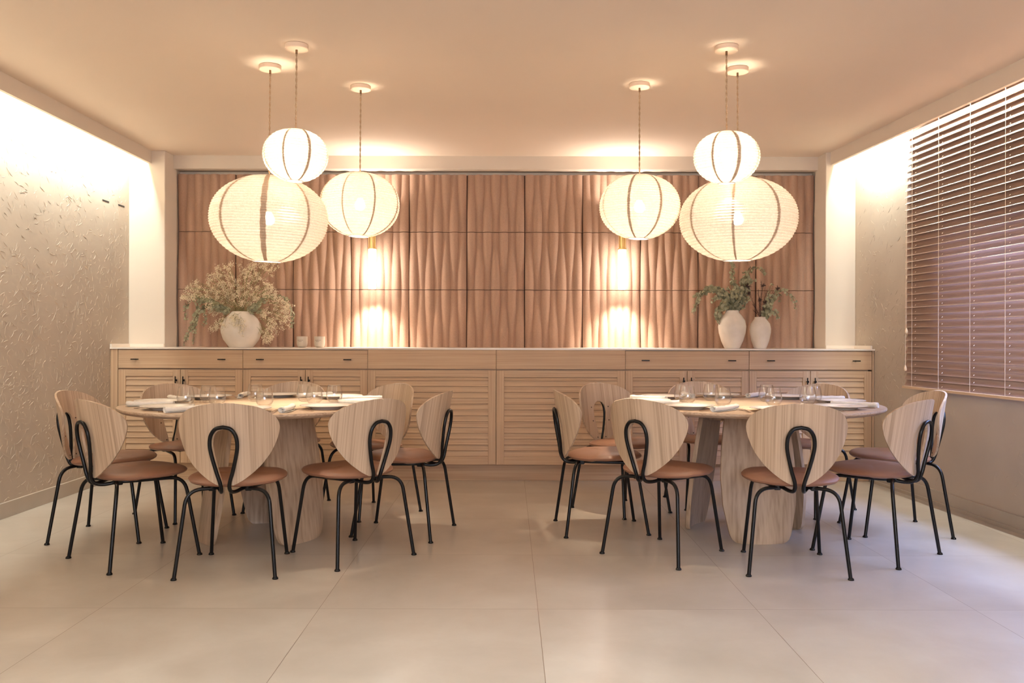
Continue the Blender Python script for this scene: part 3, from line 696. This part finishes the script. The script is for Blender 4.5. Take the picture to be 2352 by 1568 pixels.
# ------------------------------------------------------------------ pendants
def pendant(px, dcan, cxp, cyp, wpx, hpx, kind, tilt, label, seed):
    X = (px-1170)*dcan/F
    t = thing('pendant_lamp', label, 'pendant lamp', (X, dcan, ZC), 0, 'linen lantern pendants')
    c = P(cxp, cyp, dcan); zc = c.z-ZC; R = wpx/2*dcan/F; Hh = hpx/2*dcan/F; dx = c.x-X
    cp = MB().lathe([(0, -.0005), (.0585, -.0005), (.061, -.003), (.061, -.023), (.0585, -.026), (0, -.026)], 40).build('canopy', M['canopy'], t)
    MB().lathe([(0, -.026), (.006, -.026), (.006, -.048), (0, -.048)], 14).build('cord_grip', M['bronze'], t)
    zt = zc+Hh
    mb = MB(); L = (-.046)-(zt-.10); nseg = int(L/.0045)
    for s in (0, 1):
        mb.tube([(.0026*math.cos(i*.42+s*PI)+dx*i/nseg, .0026*math.sin(i*.42+s*PI), -.046-L*i/nseg) for i in range(nseg+1)], .0027, 5)
    mb.build('cord', M['jute'], t)
    sh = bpy.data.objects.new('lamp_shade', None)
    # profile: oblate lantern, open top and bottom
    ro_t, ro_b = R*.11, R*.245; prof = []; pitch = .0145; 
    N = int(2*Hh/pitch)*4
    def rad(z):
        q = z/Hh; e = 2.15 if q > 0 else 2.0
        r = R*(max(0, 1-abs(q)**e))**(1/2.05)
        return r
    a0 = [q for q in [i/400 for i in range(401)] if rad(q*Hh) >= ro_t]; qt = max(a0)
    a1 = [q for q in [i/400 for i in range(401)] if rad(-q*Hh) >= ro_b]; qb = max(a1)
    sc_ = 2/(qt+qb); zo = (qb-qt)/2
    def pt(u):                                      # u 0..1 bottom to top
        q = -qb+(qt+qb)*u; return rad(q*Hh), (q+zo)*Hh*sc_*1.0
    n = 64; V = []; Fc = []; bands = 8
    rnd = random.Random(seed); bw = [rnd.uniform(.010, .022)*(1.6 if rnd.random() < .2 else 1) for _ in range(bands)]; off = rnd.uniform(0, PI/4)
    for j in range(N+1):
        r, z = pt(j/N); rip = .0022*math.cos(2*PI*z/pitch)
        for k in range(n):
            a = 2*PI*k/n; rr = r+rip*-1+.004*R/.3*math.cos(8*(a-off))
            V.append((rr*math.cos(a), rr*math.sin(a), z))
    for j in range(N):
        for k in range(n): Fc.append((j*n+k, j*n+(k+1) % n, (j+1)*n+(k+1) % n, (j+1)*n+k))
    shd = mesh('lamp_shade', V, Fc, M['shade'], t, loc=(dx, 0, zc)); shd.rotation_euler = tilt
    for b_ in range(bands):
        V = []; Fc = []; a = off+b_*2*PI/bands; jit = rnd.uniform(0, 6)
        for j in range(N+1):
            r, z = pt(j/N); rip = .0022*math.cos(2*PI*z/pitch); w_ = bw[b_]/2*R/.33*(.35+.65*min(1, r/R*1.1))*(1+.12*math.sin(j*.35+jit))
            rr = r-rip+.004*R/.3+.0012
            for s in (-1, 0, 1):
                aa = a+s*w_/max(r, .02); V.append((rr*math.cos(aa), rr*math.sin(aa), z))
        for j in range(N):
            for s in (0, 1): Fc.append((j*3+s, j*3+s+1, (j+1)*3+s+1, (j+1)*3+s))
        mesh('seam', V, Fc, M['seam'], shd)
    # wire hoops closing both mouths
    for u, nm in ((0, 'bottom_ring'), (1, 'top_ring')):
        r, z = pt(u); MB().tube([(r*math.cos(a*2*PI/40), r*math.sin(a*2*PI/40), z) for a in range(41)], .0022+.0015*(1-u), 6, False).build(nm, M['cordm'] if u else M['white'], shd)
    zb = zt-.10
    zl = max(zb-.02, zc+.0) if kind != 's' else zc+.02
    zl = zc+{'s': .005, 'm': -.0, 'l': .0}[kind]
    MB().tube([(dx, 0, zt-.10), (dx, 0, zl+.085)], .0035, 8).build('cord_end', M['jute'], t)
    MB().lathe([(0, zl+.092), (.016, zl+.09), (.019, zl+.06), (.017, zl+.034), (0, zl+.034)], 16, (dx, 0, 0)).build('bulb_socket', M['white'], t)
    MB().lathe([(0, zl-.034)]+[(.030*math.sin(q), zl-.006-.030*math.cos(q)) for q in (.5, .9, 1.3, 1.7, 2.1)]+[(.018, zl+.022), (.013, zl+.036), (0, zl+.036)], 16, (dx, 0, 0)).build('bulb', M['bulb_'+kind], t)
    return t
rd = math.radians
pendant(619, 4.90, 617, 502, 262, 196, 'l', (rd(2), rd(2.5), 0), 'largest pendant lantern of the left cluster, above the baby\'s breath bouquet', 1)
pendant(679.5, 4.553, 678, 356.5, 148, 118, 's', (rd(2), rd(1), .7), 'smallest pendant lantern of the left cluster, overlapping the big one', 2)
pendant(827, 5.29, 826, 469.5, 182, 146, 'm', (rd(2), rd(0), 1.6), 'middle-sized pendant lantern in front of the left wall lamp', 3)
pendant(1467.5, 5.23, 1468, 474.5, 184, 146, 'm', (rd(2), rd(-.5), 1.3), 'middle-sized pendant lantern in front of the right wall lamp', 4)
pendant(1667, 4.56, 1668, 361, 150, 118, 's', (rd(2), rd(-4), .9), 'smallest pendant lantern of the right cluster, just above the big one', 5)
pendant(1692.5, 4.926, 1694, 502.5, 262, 190, 'l', (rd(2), rd(-1), .3), 'largest pendant lantern of the right cluster, above the eucalyptus vase', 6)
# ------------------------------------------------------------------ wall lamps
def wall_lamp(px, label):
    d = 7.235; X = (px-1170)*d/F
    t = thing('wall_lamp', label, 'wall lamp', (X, d, 0), 0, 'brass and opal tube wall lamps')
    zt = 1.851; zb = 1.523
    g = MB().lathe([(0, zb), (.028, zb), (.031, zb+.004), (.031, zt-.004), (.028, zt), (0, zt)], 28).build('opal_tube', M['tube'], t)
    MB().lathe([(0, zt), (.036, zt), (.036, zt+.010), (0, zt+.010)], 28).build('collar', M['brass'], t)
    MB().lathe([(0.0, zt+.01), (.022, zt+.01), (.022, 2.14), (.019, 2.14), (.019, 2.10), (0, 2.10)], 28).build('brass_sleeve', M['brass'], t)
    for s in (-1, 1): MB().tube([(s*.026, -.012, zt+.01), (s*.026, -.012, 2.12)], .004, 8).build('side_rod', M['brass'], t)
    MB().bbox(-.012, .012, .0, .14, 2.0, 2.03, .002).build('bracket', M['brass'], t)
    for nm, z, dz, pw_, sz in (('uplight', 2.16, 1, 9, 2.6), ('downlight', zb-.012, -1, 26, 1.9)):
        l = bpy.data.lights.new(nm, 'SPOT'); l.energy = pw_; l.color = (1, .92, .80); l.spot_size = sz; l.spot_blend = 1.0; l.shadow_soft_size = .02
        o = bpy.data.objects.new(nm, l); C.objects.link(o); o.parent = t; o.location = (0, -.002, z); o.rotation_euler = (0 if dz < 0 else PI, 0, 0)
    return t
wall_lamp(854.5, 'lit brass and opal tube wall lamp left of the middle of the fluted wall')
wall_lamp(1428.5, 'lit brass and opal tube wall lamp right of the middle of the fluted wall')
# ------------------------------------------------------------------ window blind on the right wall
bl = thing('venetian_blind', 'wide brown wooden slatted blind hanging on the right wall over its window', 'window blind', (XO(6.16), 6.16, 0), 0)
Rm = Matrix.Rotation(RANG, 4, 'Z'); BL = 3.75          # local: y runs toward the viewer along -Y
zb0 = .782; pitch = .0455; off = -.075
def bpt(s, o, z): return Rm @ Vector((o, -s, z))
def bl_box(mb, s0, s1, o0, o1, z0, z1): 
    vs_ = [bpt(s, o, z) for s in (s0, s1) for o in (o0, o1) for z in (z0, z1)]
    mb.add(vs_, [(0, 1, 3, 2), (4, 6, 7, 5), (0, 4, 5, 1), (2, 3, 7, 6), (0, 2, 6, 4), (1, 5, 7, 3)])
mb = MB(); bl_box(mb, 0, BL, off-.028, off+.028, zb0-.010, zb0+.006); mb.build('bottom_rail', M['railw_lit_edge'], bl, smooth=False)
ns = 39; ang = math.radians(67)
for k in range(ns):
    z = zb0+.030+pitch*k; mb = MB(); w2 = .02675; ex = random.Random(k).choice((0, .0, .006, -.004)); a_ = ang+random.Random(k+90).uniform(-.03, .03)
    c0 = []
    for s in (ex, BL):
        for q in range(5):
            v = (q/4-.5)*2; crown = -.0042*(1-v*v)
            o_ = off+v*w2*math.cos(a_)-crown*math.sin(a_); zz = z+v*w2*math.sin(a_)+crown*math.cos(a_)
            c0 += [bpt(s, o_-.0018*math.sin(a_), zz+.0018*math.cos(a_)), bpt(s, o_+.0018*math.sin(a_), zz-.0018*math.cos(a_))]
    fs = [(0, 2, 4, 6, 8, 9, 7, 5, 3, 1), (11, 13, 15, 17, 19, 18, 16, 14, 12, 10)]
    for q in range(4): fs += [(q*2, 10+q*2, 12+q*2, 2+q*2), (1+q*2, 3+q*2, 13+q*2, 11+q*2)]
    fs += [(8, 18, 19, 9), (0, 1, 11, 10)]
    mb.add(c0, fs); so = mb.build('slat', [M['slat'], M['railw_lit_edge']], bl, smooth=False); so.data.polygons[len(fs)-1].material_index = 1  # pale face along the lower edge paints in the slat's lit lip
mb = MB(); bl_box(mb, -.005, BL+.005, off-.03, off+.03, zb0+.020+pitch*ns, zb0+.06+pitch*ns); mb.build('headrail', M['slat'], bl, smooth=False)
ztp = zb0+.03+pitch*ns
for s in (.128, .455, .80, 1.14, 1.9, 2.7, 3.5):
    for o_ in (off-.0275,): MB().tube([bpt(s, o_, zb0), bpt(s, o_, ztp)], .0012, 5).build('ladder_cord', M['cordm'], bl)
    m2 = MB(); zz = zb0+.02
    while zz < ztp-.02:
        m2.tube([bpt(s+.02, off-.010, zz+.006), bpt(s+.023, off-.018, zz+.0)], .0012, 4); zz += pitch
    o2 = m2.build('lift_cord', M['cordm'], bl)
for s, zk in ((.072, 1.185), (.060, .925)):
    pc = MB().tube([bpt(s, off-.036, zk), bpt(s, off-.036, ztp)], .0012, 5).build('pull_cord', M['cordm'], bl)
    b = bpt(s, off-.036, zk)
    MB().lathe([(0, -.030), (.008, -.029), (.0105, -.020), (.009, -.008), (.0055, 0), (.005, .008), (0, .009)], 14, b).build('toggle', M['railw_lit_edge'], pc)
# ------------------------------------------------------------------ vases, flowers, candles on the worktop
DV = 7.00
def base_at(px, d=DV): return Vector(((px-1170)*d/F, d, ZT+.0005))
def vase(name, px, prof, label, d=DV):
    s = d/F; o = MB().lathe([(r*s, z*s) for r, z in prof], 48).build(name, M['vase'], loc=base_at(px, d)); return tag(o, label, 'vase')
vase('round_vase', 554, [(0, 0), (26, 0), (29, 3), (40, 18), (45, 34), (45.5, 42), (43, 54), (36, 66), (25, 77), (21.5, 81), (20, 82), (19, 80), (24, 74), (34, 64), (40, 50), (0, 30)], 'round chalky white vase on the left of the sideboard, full of dried flowers')
vase('tall_vase', 1681.5, [(0, 0), (16, 0), (18, 2), (25, 18), (30, 36), (31.5, 50), (29, 64), (21, 76), (15.5, 82), (14.5, 87), (13, 87.5), (13, 82), (18, 74), (27, 60), (0, 30)], 'taller chalky vase on the right of the sideboard, holding eucalyptus')
vase('slim_vase', 1746, [(0, 0), (13, 0), (14.5, 2), (20, 18), (23.5, 36), (24, 45), (21.5, 57), (15.5, 65), (12.8, 69), (12.8, 72), (11.5, 72.5), (11.5, 69), (20, 56), (0, 30)], 'smaller chalky vase beside the tall one, holding dark thistle stems')
for px, lb in ((694, 'grey candle jar with faint print, the left of two on the sideboard'), (734, 'grey candle jar with faint print, the right of two on the sideboard')):
    s = DV/F; t = thing('candle_jar', lb, 'candle', base_at(px), 0, 'candle jars')
    MB().lathe([(0, 0), (.026, 0), (.033, .004), (.040, .016), (.0425, .034), (.043, .088), (.0395, .088), (.039, .062), (0, .062)], 36).build('jar', M['cand'], t)
    MB().tube([(0, 0, .062), (.001, 0, .074)], .0012, 6).build('wick', M['dark'], t)
    pr = MB(); rr = random.Random(px)
    for z, wd in ((.058, .024), (.048, .013)):
        x = -wd
        while x < wd:
            lw_ = rr.uniform(.0016, .0030); a = (x-.006)/.0432; y = -.0432*math.cos(a)
            pr.box(.0-lw_/2, lw_/2, -.0004, .0002, -.0022, .0022, Matrix.Translation((.0432*math.sin(a), y, z)) @ Matrix.Rotation(a, 4, 'Z')); x += lw_+.0012
    pr.build('print', M['ink'], t, smooth=False)
def leaf(mb, c, r, nrm, rnd):
    nrm = nrm.normalized(); a = Vector((rnd.uniform(-1, 1), rnd.uniform(-1, 1), rnd.uniform(-1, 1))); u = nrm.cross(a).normalized(); v = nrm.cross(u)
    pts = [c-nrm*r*.22]+[c+u*r*math.cos(t*PI/4)*1.12+v*r*math.sin(t*PI/4)*.95+nrm*r*.06*math.cos(t*PI/2) for t in range(8)]
    mb.add(pts, [(0, 1+i, 1+(i+1) % 8) for i in range(8)])
def branch(parent, pts, rnd, r=.014, step=.017, nm='branch', leafm='leaf', stemm='stem'):
    sp = spline(pts, 10); L = 0; mb = MB(); nxt = step*.6
    total = sum((b-a).length for a, b in zip(sp, sp[1:]))
    for a, b in zip(sp, sp[1:]):
        seg = (b-a).length
        while nxt < L+seg:
            p = a.lerp(b, (nxt-L)/seg); T = (b-a).normalized(); taper = 1-.5*(nxt/total)**2
            q = Vector((rnd.gauss(0, 1), rnd.gauss(0, 1), rnd.gauss(0, 1))); side = (q-T*q.dot(T)).normalized()
            for s in (-1, 1):
                rr = r*taper*rnd.uniform(.75, 1.15); c = p+side*s*rr*.95
                leaf(mb, c, rr, side.cross(T)*.9+Vector((rnd.uniform(-.7, .7), rnd.uniform(-1.2, -.1), rnd.uniform(-.5, .8))), rnd)
            nxt += step*rnd.uniform(.7, 1.2)
        L += seg
    st = MB().tube(sp, .0014, 5).build(nm, M[stemm], parent)
    if mb.v: mb.build('foliage', M[leafm], st, smooth=False)
    return st
def pxl(org, sc_, pts, rnd, d0=DV, dj=.04):
    out = []
    for i, (x, y) in enumerate(pts): out.append(P(org[0]+x/sc_, org[1]+y/sc_, d0-(0 if i == 0 else rnd.uniform(-.3, 1)*dj)))
    return out
rn = random.Random(11); OL = (400, 590)
mouth = P(554, 722, DV)
bq = thing('flower_arrangement', 'airy dried baby\'s breath and hanging eucalyptus spilling out of the round vase', 'flowers')
cl = [(850,150),(720,190),(920,160),(1250,160),(1330,160),(1470,110),(1600,110),(1480,190),(1640,200),(1130,210),(640,300),(570,360),(740,330),(900,300),(960,380),(1330,300),(1300,350),(1200,300),(1220,240),(1130,330),(390,430),(240,500),(340,500),(420,510),(150,640),(200,660),(250,600),(300,680),(360,600),(600,450),(700,450),(800,430),(600,560),(700,560),(700,640),(850,550),(900,480),(1000,560),(1050,460),(1100,500),(1200,450),(1350,520),(1400,350),(1500,480),(1550,450),(1600,520),(1550,560),(1450,600),(1350,600),(1250,620),(1200,560),(1100,650),(1000,650),(900,640),(850,620),(800,680),(650,700),(550,680),(500,600),(560,780),(640,790),(600,860),(700,850),(780,860),(560,910),(660,890),(800,770),(900,740),(1000,760),(1100,740),(1200,760),(1300,720),(1350,660),(1500,680),(1600,620),(1650,680),(1750,700),(1800,780),(1700,760),(1850,850),(1780,880),(1800,950),(1850,1000),(1700,950),(1550,900),(1450,920),(1500,980),(1600,1050),(1700,1100),(1650,1120),(1550,1120),(1650,1180),(1500,1220),(1550,1290),(1550,1350),(1500,1350),(1600,1310),(650,1180),(700,1130),(640,1160),(780,1080),(760,1040),(980,1050),(1050,1120),(1080,1220),(950,1000),(1100,1080),(1020,1000),(1820,1060),(1880,780)]
bm_ = MB(); sm_ = MB(); oct_f = [(0, 2, 4), (2, 1, 4), (1, 3, 4), (3, 0, 4), (2, 0, 5), (1, 2, 5), (3, 1, 5), (0, 3, 5)]
for (x, y) in cl:
    front = 900 < x < 1110 and y > 960
    dd = DV-(.19 if front else rn.uniform(-.12, .16)); c = P(OL[0]+x/7.13, OL[1]+y/7.13, dd)
    mid = (mouth+c)/2+Vector((0, 0, .05+.10*abs(c.x-mouth.x))); m0 = mouth+Vector((rn.uniform(-.05, .05), rn.uniform(-.05, .05), 0))
    stem = [m0*(1-t)**2+mid*2*t*(1-t)+c*t*t for t in [i/7 for i in range(8)]]
    sm_.tube([m0+Vector((0, 0, -.03))]+stem, .0008, 4)
    hubs = [c+Vector((rn.gauss(0, .017), rn.gauss(0, .02), rn.gauss(0, .017))) for _ in range(7)]
    for hb in hubs:
        sm_.tube([stem[5], (stem[5]+hb)/2+Vector((0, 0, .006)), hb], .0005, 3)
        for _ in range(12 if not front else 7):
            p = hb+Vector((rn.gauss(0, .0085), rn.gauss(0, .009), rn.gauss(0, .0085))); r = rn.uniform(.0024, .0042)
            bm_.add([p+Vector(v)*r for v in ((1, 0, 0), (-1, 0, 0), (0, 1, 0), (0, -1, 0), (0, 0, 1), (0, 0, -1))], oct_f)
            if rn.random() < .35: sm_.tube([hb, p], .0004, 3)
st_ = sm_.build('flower_stems', M['gstem'], bq); st_['kind'] = 'stuff'
b_ = bm_.build('blossoms', M['bloom'], bq, smooth=False); b_['kind'] = 'stuff'
for pts in ([(900,900),(500,700),(330,690),(200,780),(180,950),(210,1040)], [(900,900),(600,720),(400,750),(370,920),(280,1150),(190,1340),(160,1440)], [(900,900),(560,800),(480,850),(520,1030),(470,1120)],
            [(900,900),(600,800),(400,900),(350,1150),(310,1350),(315,1440)], [(900,900),(820,860),(830,960)], [(1200,900),(1400,900),(1380,850)],
            [(1200,900),(1500,700),(1650,640),(1820,680),(1930,900),(1940,1050),(1915,1170)]):
    branch(bq, pxl(OL, 7.13, pts, rn, DV-.03), rn, .017, .022)
OR = (1580, 590); ev = thing('eucalyptus_arrangement', 'grey-green eucalyptus branches spreading out of the taller right-hand vase', 'branches')
for pts in ([(740,880),(650,650),(480,530),(300,570),(80,650)], [(740,880),(620,660),(500,560),(380,560),(300,560)], [(740,880),(600,620),(380,520),(250,580),(150,740),(110,830),(90,910)], [(740,880),(600,800),(520,900),(490,1000),(500,1080)],
            [(740,880),(560,820),(480,940),(540,1130)], [(740,880),(760,600),(730,380),(720,280),(740,150),(680,70)], [(740,880),(850,650),(880,420),(960,280),(880,250)],
            [(740,880),(700,700),(560,640),(430,680),(410,760)], [(740,880),(900,700),(980,600),(950,450)], [(740,880),(700,760),(600,720),(540,780)], [(740,880),(800,720),(760,600),(820,460)],
            [(740,880),(900,560),(960,330),(1050,180),(1180,190),(1270,290)], [(740,880),(820,700),(700,560),(640,500)], [(740,880),(880,800),(960,680),(1010,700)], [(740,880),(860,600),(1000,420),(1110,380)]):
    branch(ev, pxl(OR, 7.126, pts, rn), rn, .0185, .0125)
th = thing('thistle_arrangement', 'dark spiky thistles with a drooping eucalyptus sprig in the smaller vase', 'flowers')
for pts in ([(1240,985),(1330,800),(1440,580),(1560,540),(1700,650),(1760,780),(1750,850)], [(1240,985),(1300,930),(1400,880),(1460,950),(1480,1010)], [(1240,985),(1350,780),(1480,600),(1510,740)], [(1240,985),(1300,700),(1350,480),(1400,450)]):
    branch(th, pxl(OR, 7.126, pts, rn), rn, .0185, .024)
for pts in ([(1180,985),(1190,700),(1230,475)], [(1180,985),(1310,740),(1470,515)], [(1180,985),(1080,780),(1000,560)], [(1180,985),(1170,850),(1180,700)], [(1180,985),(1230,850),(1262,742)], [(1180,985),(1130,930),(1070,880)], [(1180,985),(1120,860),(1060,780)],
            [(1180,985),(1160,700),(1150,540)], [(1180,985),(1250,700),(1300,560)], [(1180,985),(1300,800),(1390,650)], [(1180,985),(1210,600),(1200,400)]):
    sp = spline(pxl(OR, 7.126, pts, rn, DV, .03), 10); mb = MB().tube(sp, .0013, 5)
    for i, p in enumerate(sp[4:]):
        for _ in range(3):
            a = rn.uniform(0, 2*PI); mb.tube([p, p+Vector((math.cos(a)*.013, math.sin(a)*.010, .014))], [.0006, .0002], 3, False)
    mb.build('thistle_stem', M['thistle'], th)
for x, y, r in ((975,480,.036), (1230,470,.025), (1470,510,.026), (1180,700,.026), (1262,740,.024), (1000,600,.022)):
    c = P(OR[0]+x/7.126, OR[1]+y/7.126, DV-.05); mb = MB()
    for i in range(22):
        dv = Vector((rn.gauss(0, 1), rn.gauss(0, .8), rn.gauss(0, 1))).normalized(); L = r*rn.uniform(.6, 1.15)
        mb.tube([c, c+dv*L*.5, c+dv*L], [.0012, .0022, .0003], 4)
    mb.lathe([(0, -.008), (.007, -.004), (.008, .003), (0, .009)], 8, c); mb.build('thistle_head', M['thistle'], th, smooth=False)
